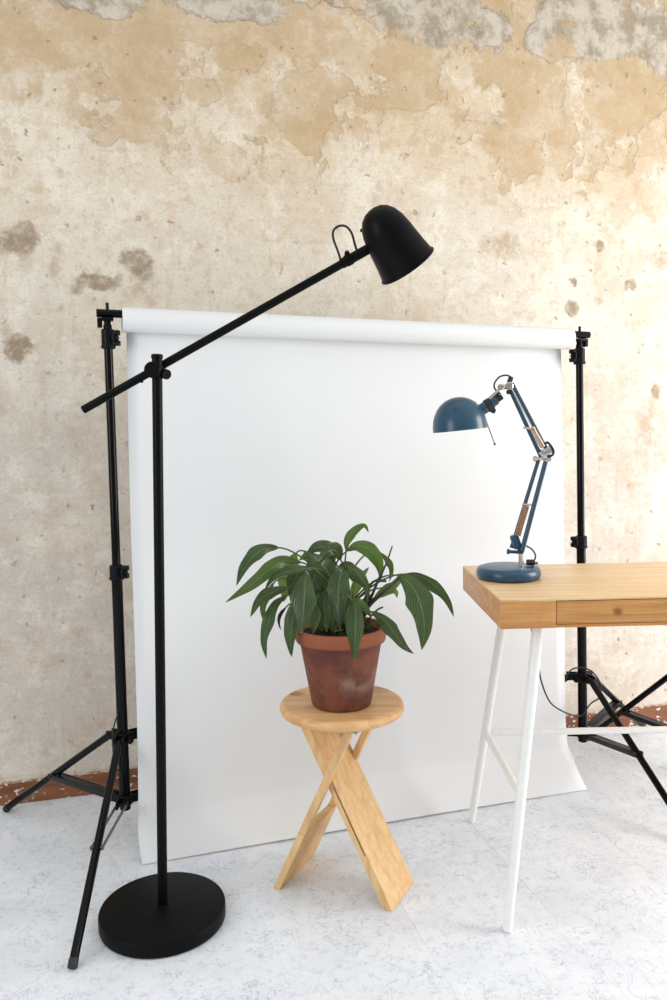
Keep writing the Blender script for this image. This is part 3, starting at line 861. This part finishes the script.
def leaf(pts, wpx, mat='leaf', tilt=20, fold=.25, stem=True, root=None, flip=1, wpos=.42, srad=.0028):
    """pts: (px, py, dy) from leaf base to tip, dy metres from the pot axis (negative = nearer)"""
    P = [at(px, py, PC.y + dy) for px, py, dy in pts]
    sp = [V(p) for p in spline(P, 7)]
    n = len(sp) - 1
    w = wpx * 1.97 / F * .5
    tw, tw2 = random.uniform(-45, 45), random.uniform(-14, 14)
    bm = B(); uvl = bm.loops.layers.uv.new('UVMap')
    us = [-1, -.66, -.33, 0, .33, .66, 1]
    rows = []
    L = [0]
    for a, b in zip(sp, sp[1:]): L.append(L[-1] + (b - a).length)
    for i, p in enumerate(sp):
        t = L[i] / L[-1]
        T = (sp[min(i + 1, n)] - sp[max(i - 1, 0)]).normalized()
        view = (p - V((0, 0, CAM_H))).normalized()
        Wd = T.cross(view).normalized()
        a = math.radians(max(-58, min(58, tilt + tw * (t - .35) + tw2 * math.sin(3.1 * t + tw))))
        Wd = Wd * math.cos(a) + T.cross(Wd) * math.sin(a)
        Nn = Wd.cross(T).normalized()
        if Nn.dot(view) > 0: Nn = -Nn
        f = (t / wpos) ** .62 if t < wpos else ((1 - t) / (1 - wpos)) ** .78
        f = max(f, .02) * (1 + .05 * math.sin(t * 17 + wpx))
        ww = w / max(.35, math.cos(a)) * f
        rows.append([(bm.verts.new(p + Wd * (ww * uu) + Nn * flip * (fold * ww * (abs(uu) ** 1.4)) + Nn * .10 * ww * math.sin(8 * t + 3 * uu + tw) * abs(uu)), .5 + uu * .5, t) for uu in us])
    for a, b in zip(rows, rows[1:]):
        for j in range(len(us) - 1):
            q = (a[j], a[j + 1], b[j + 1], b[j])
            fc = bm.faces.new([x[0] for x in q])
            for lp_, x in zip(fc.loops, q): lp_[uvl].uv = (x[1], x[2])
    bm.faces.ensure_lookup_table(); bm.normal_update()
    mid = bm.faces[len(bm.faces) // 2]
    if mid.normal.dot((mid.calc_center_median() - V((0, 0, CAM_H)))) > 0:
        bmesh.ops.reverse_faces(bm, faces=bm.faces[:])

    o = link_leaf(bm, mat)
    if mat == 'leaf_light': o['label'] = 'pale yellow-green young leaf'
    if mat == 'leaf_dry': o['label'] = 'shrivelled brown leaf'
    if stem:
        r = root or (random.uniform(-.022, .026), random.uniform(-.026, .026))
        s0 = PC + V((r[0], r[1], .170))
        p0 = P[0]; T0 = (sp[1] - sp[0]).normalized()
        c1 = s0 + V((r[0] * .4, r[1] * .4, (p0.z - s0.z) * .55 if p0.z > s0.z else .03))
        c2 = p0 - T0 * min(.05, (p0 - s0).length * .35)
        if c2.z < s0.z + .015: c2.z = s0.z + .02
        bz = []
        for i in range(15):
            t = i / 14
            bz.append(s0 * (1 - t) ** 3 + c1 * 3 * t * (1 - t) ** 2 + c2 * 3 * t * t * (1 - t) + sp[1] * t ** 3)
        b2 = B(); tube(b2, bz, [srad * (1 - .35 * i / 14) for i in range(15)], 8)
        link('stem', b2, M['stem'], o)
    return o


def link_leaf(bm, mat):
    me = bpy.data.meshes.new('leaf'); bm.to_mesh(me); bm.free()
    o = bpy.data.objects.new('leaf', me); C.objects.link(o); me.materials.append(M[mat])
    for p in me.polygons: p.use_smooth = True
    o.parent = plant; o.matrix_parent_inverse = parent_chain(plant).inverted()
    return o


# left side
leaf([(279, 547.5, .02), (265, 549, .0), (255, 555, -.01), (244.5, 567.5, -.02), (236.3, 586, -.025)], 14, 'leaf', 25, .3)
leaf([(302, 562.5, -.02), (284, 561, -.04), (270, 569.5, -.06), (253, 583.5, -.07), (239, 593.5, -.075), (225.5, 602.5, -.08)], 15, 'leaf_mid', 15, .2)
leaf([(296, 553, .05), (291, 566, .05), (287, 581, .045), (283.5, 602, .04)], 22, 'leaf_light', 10, .2)
leaf([(313, 568, -.05), (297, 569.5, -.07), (280, 574, -.08), (270, 582, -.085), (264, 593, -.085)], 9, 'leaf', 45, .3)
leaf([(306, 572, -.075), (304.5, 592, -.085), (303.5, 612, -.09), (301, 634, -.09)], 25, 'leaf', 15, .15)
leaf([(297, 595, -.06), (293.5, 615, -.065), (290.5, 636, -.07), (291.6, 657, -.07)], 16, 'leaf', 10, .2)
leaf([(288, 587.5, -.03), (271, 593, -.045), (258.5, 602, -.05), (250.3, 617, -.05)], 12, 'leaf', 15, .25)
leaf([(286, 596, -.02), (275.5, 605, -.03), (268.5, 622, -.04), (264, 640, -.04), (266.4, 659, -.04)], 12, 'leaf', 15, .3)
leaf([(274, 582, .0), (267, 596, .0), (263.5, 608, .0), (264.5, 626, .0)], 8, 'leaf_mid', 20, .3)
leaf([(287, 606, .01), (281, 615, .01), (279.5, 623, .0), (281.5, 630.5, .0)], 4, 'leaf_dry', 30, .5)
leaf([(333, 580, -.02), (325, 568, -.03), (315, 559, -.035), (303.5, 552, -.04)], 18, 'leaf', 15, .15)
leaf([(335, 562, .03), (326, 548.5, .02), (316, 548, .01), (305, 556, .0)], 15, 'leaf', 20, .3)
leaf([(331, 553, .01), (327, 564, .0), (326, 580, -.01), (327, 600, -.01)], 20, 'leaf_mid', 15, .15)
leaf([(345, 567, -.03), (341, 572, -.05), (338.5, 590, -.065), (338.5, 610, -.07), (340, 630, -.07)], 22, 'leaf', 8, .12, wpos=.4)
leaf([(322, 631, -.04), (319, 612, -.05), (316, 600, -.05), (311, 588, -.05)], 17, 'leaf_mid', 15, .25)
leaf([(313, 582, -.03), (311, 597, -.04), (312, 612, -.04), (315, 629, -.04)], 15, 'leaf', 20, .2)
leaf([(324, 633, -.02), (326, 618, -.02), (325, 603, -.02), (321, 592, -.02)], 14, 'leaf', 25, .2)
leaf([(334, 634, -.05), (333, 620, -.05), (334, 608, -.05), (338, 596, -.05)], 14, 'leaf', 25, .2)
leaf([(318, 575, .03), (313, 562, .03), (308, 556, .03), (299, 560, .03)], 14, 'leaf_mid', 30, .2)
leaf([(320, 596, .05), (317, 585, .05), (313, 575, .05), (306, 570, .05)], 16, 'leaf', 30, .2)
leaf([(330, 600, .05), (331, 585, .05), (332, 572, .05), (331, 556, .05)], 16, 'leaf', 20, .2)
leaf([(312, 600, -.055), (314, 610, -.07), (315, 622, -.075), (313, 634, -.075)], 13, 'leaf_mid', 15, .2)
leaf([(326, 590, -.05), (324, 603, -.065), (325, 616, -.07), (327, 632, -.07)], 15, 'leaf', 15, .2)
leaf([(341, 560, .02), (337, 552, .0), (331, 550, -.02), (323, 556, -.03), (318, 566, -.035)], 15, 'leaf', 20, .2)
leaf([(352, 596, -.05), (349, 606, -.065), (347, 617, -.07), (348, 631, -.07)], 12, 'leaf', 20, .2)
leaf([(306, 566, .02), (298, 574, .01), (293, 585, .005), (291, 600, .0)], 17, 'leaf', 20, .2)
leaf([(318, 590, .0), (310, 596, -.01), (304, 606, -.02), (301, 620, -.025)], 15, 'leaf', 15, .2)
leaf([(338, 570, .04), (345, 566, .04), (351, 571, .04), (354, 583, .04)], 13, 'leaf', 25, .2)
leaf([(332, 596, .03), (340, 588, .03), (345, 580, .03), (347, 570, .03)], 12, 'leaf_mid', 20, .2)
# right side
leaf([(346, 551.5, .02), (347, 541, .02), (354, 531, .02), (364, 525.5, .02), (368.8, 532.5, .02)], 9.5, 'leaf_mid', 20, .3)
leaf([(347, 551, .03), (356, 546, .03), (368, 548.5, .025), (376, 556, .02), (380.5, 567, .02), (381, 581, .02)], 16, 'leaf_mid', 25, .25)
leaf([(380, 552, .06), (388, 561, .06), (391.5, 570, .06), (389.5, 582, .06)], 7, 'leaf_mid', 20, .3)
leaf([(346, 565, -.02), (354, 570, -.04), (362, 579, -.05), (367, 588, -.05), (367.5, 600, -.05)], 12, 'leaf', 25, .2)
leaf([(351, 601, .03), (355, 588, .03), (361, 577, .03), (369, 567, .03)], 11, 'leaf_light', 15, .25)
leaf([(352, 600, -.085), (355.5, 612, -.10), (355.5, 632, -.115), (354.5, 661, -.118)], 17, 'leaf', 10, .2)
leaf([(350, 602, -.06), (358, 603, -.075), (365, 608, -.08), (371.5, 617, -.08)], 11, 'leaf_mid', 25, .2)
leaf([(371, 611.5, -.05), (384, 620, -.065), (395, 634, -.07), (404, 646, -.07), (414, 654, -.07)], 14, 'leaf', 20, .2)
leaf([(374, 598, .0), (386, 589, .0), (396, 584, .0), (403, 577, .0)], 11, 'leaf_light', 35, .25)
leaf([(383, 588, .02), (391, 589, .03), (396, 592, .03), (397, 598, .03)], 9, 'leaf_light', 20, .25)
leaf([(399, 576, -.03), (409, 583, -.05), (418, 597, -.06), (423.5, 617, -.065), (424, 634, -.065), (421.7, 650, -.065)], 26, 'leaf', 12, .15, wpos=.40)
leaf([(404, 574, .0), (416, 575, .0), (428, 580.5, .0), (440, 591, .0), (448, 602, .0), (454, 617, .0)], 12, 'leaf', 25, .3)
leaf([(366, 631, .02), (369, 625, .01), (373, 622, .0), (377, 625, .0)], 8, 'leaf', 25, .2)
leaf([(352, 634, .02), (350, 622, .0), (346, 610, -.02), (347, 598, -.03)], 13, 'leaf', 25, .2)
leaf([(362, 628, .02), (360, 615, .0), (363, 603, .0), (371, 594, .0)], 12, 'leaf', 25, .2)
# a bare flower stalk and thick stalks
bm = B(); tube(bm, spline([PC + V((.02, .01, .170)), at(366, 608, PC.y), at(378, 581, PC.y - .01), at(386, 564, PC.y - .01), at(392.3, 546, PC.y - .01)], 8), [.0032] * 16 + [.0032 - .0001 * i for i in range(17)], 8)
o = link('stalk', bm, M['stem_dark'], plant); o['label'] = 'bare brown flower stalk'
bm = B(); tube(bm, spline([PC + V((.03, .0, .170)), at(369, 606, PC.y - .01), at(384, 592, PC.y - .02), at(401, 576, PC.y - .03)], 8), .0046, 8); link('stalk', bm, M['stem_dark'], plant)
bm = B(); tube(bm, spline([PC + V((.025, -.01, .170)), at(366, 596, PC.y - .01), at(373, 582, PC.y - .02), at(386, 581, PC.y - .01)], 8), .0030, 8); link('stalk', bm, M['stem_dark'], plant)
bm = B(); tube(bm, spline([PC + V((.04, .0, .170)), at(375, 612, PC.y - .02), at(383, 607, PC.y - .02)], 8), .0022, 8); link('stalk', bm, M['stem_dark'], plant)

# ------------------------------------------------------------------ light
def area(name, loc, target, sx, sy, power, col):
    l = bpy.data.lights.new(name, 'AREA'); l.shape = 'RECTANGLE'; l.size = sx; l.size_y = sy; l.energy = power; l.color = col
    o = bpy.data.objects.new(name, l); C.objects.link(o); o.location = loc
    o.rotation_euler = (V(target) - V(loc)).to_track_quat('-Z', 'Y').to_euler()
    return o


area('window_light_right', (2.75, 1.75, 1.15), (.3, 2.1, .6), 1.1, 2.1, 67, (1, .985, .965))
area('window_light_left', (-2.8, -.7, 1.5), (0, 2.2, .5), 1.4, 2.0, 40, (.93, .97, 1))
W = bpy.data.worlds.new('world'); bpy.context.scene.world = W; W.use_nodes = True
nt = W.node_tree; bg = nt.nodes['Background']
tc = nt.nodes.new('ShaderNodeTexCoord'); sp_ = nt.nodes.new('ShaderNodeSeparateXYZ'); mr = nt.nodes.new('ShaderNodeMapRange')
nt.links.new(tc.outputs['Generated'], sp_.inputs[0]); nt.links.new(sp_.outputs[2], mr.inputs[0])
mr.inputs[1].default_value = -.1; mr.inputs[2].default_value = 1.; mr.inputs[3].default_value = .32; mr.inputs[4].default_value = 1.12
nt.links.new(mr.outputs[0], bg.inputs[1])
bg.inputs[0].default_value = (.97, .985, 1, 1)
vs = bpy.context.scene.view_settings
vs.view_transform = 'Standard'; vs.look = 'None'; vs.gamma = 1; vs.use_curve_mapping = False; vs.exposure = .17
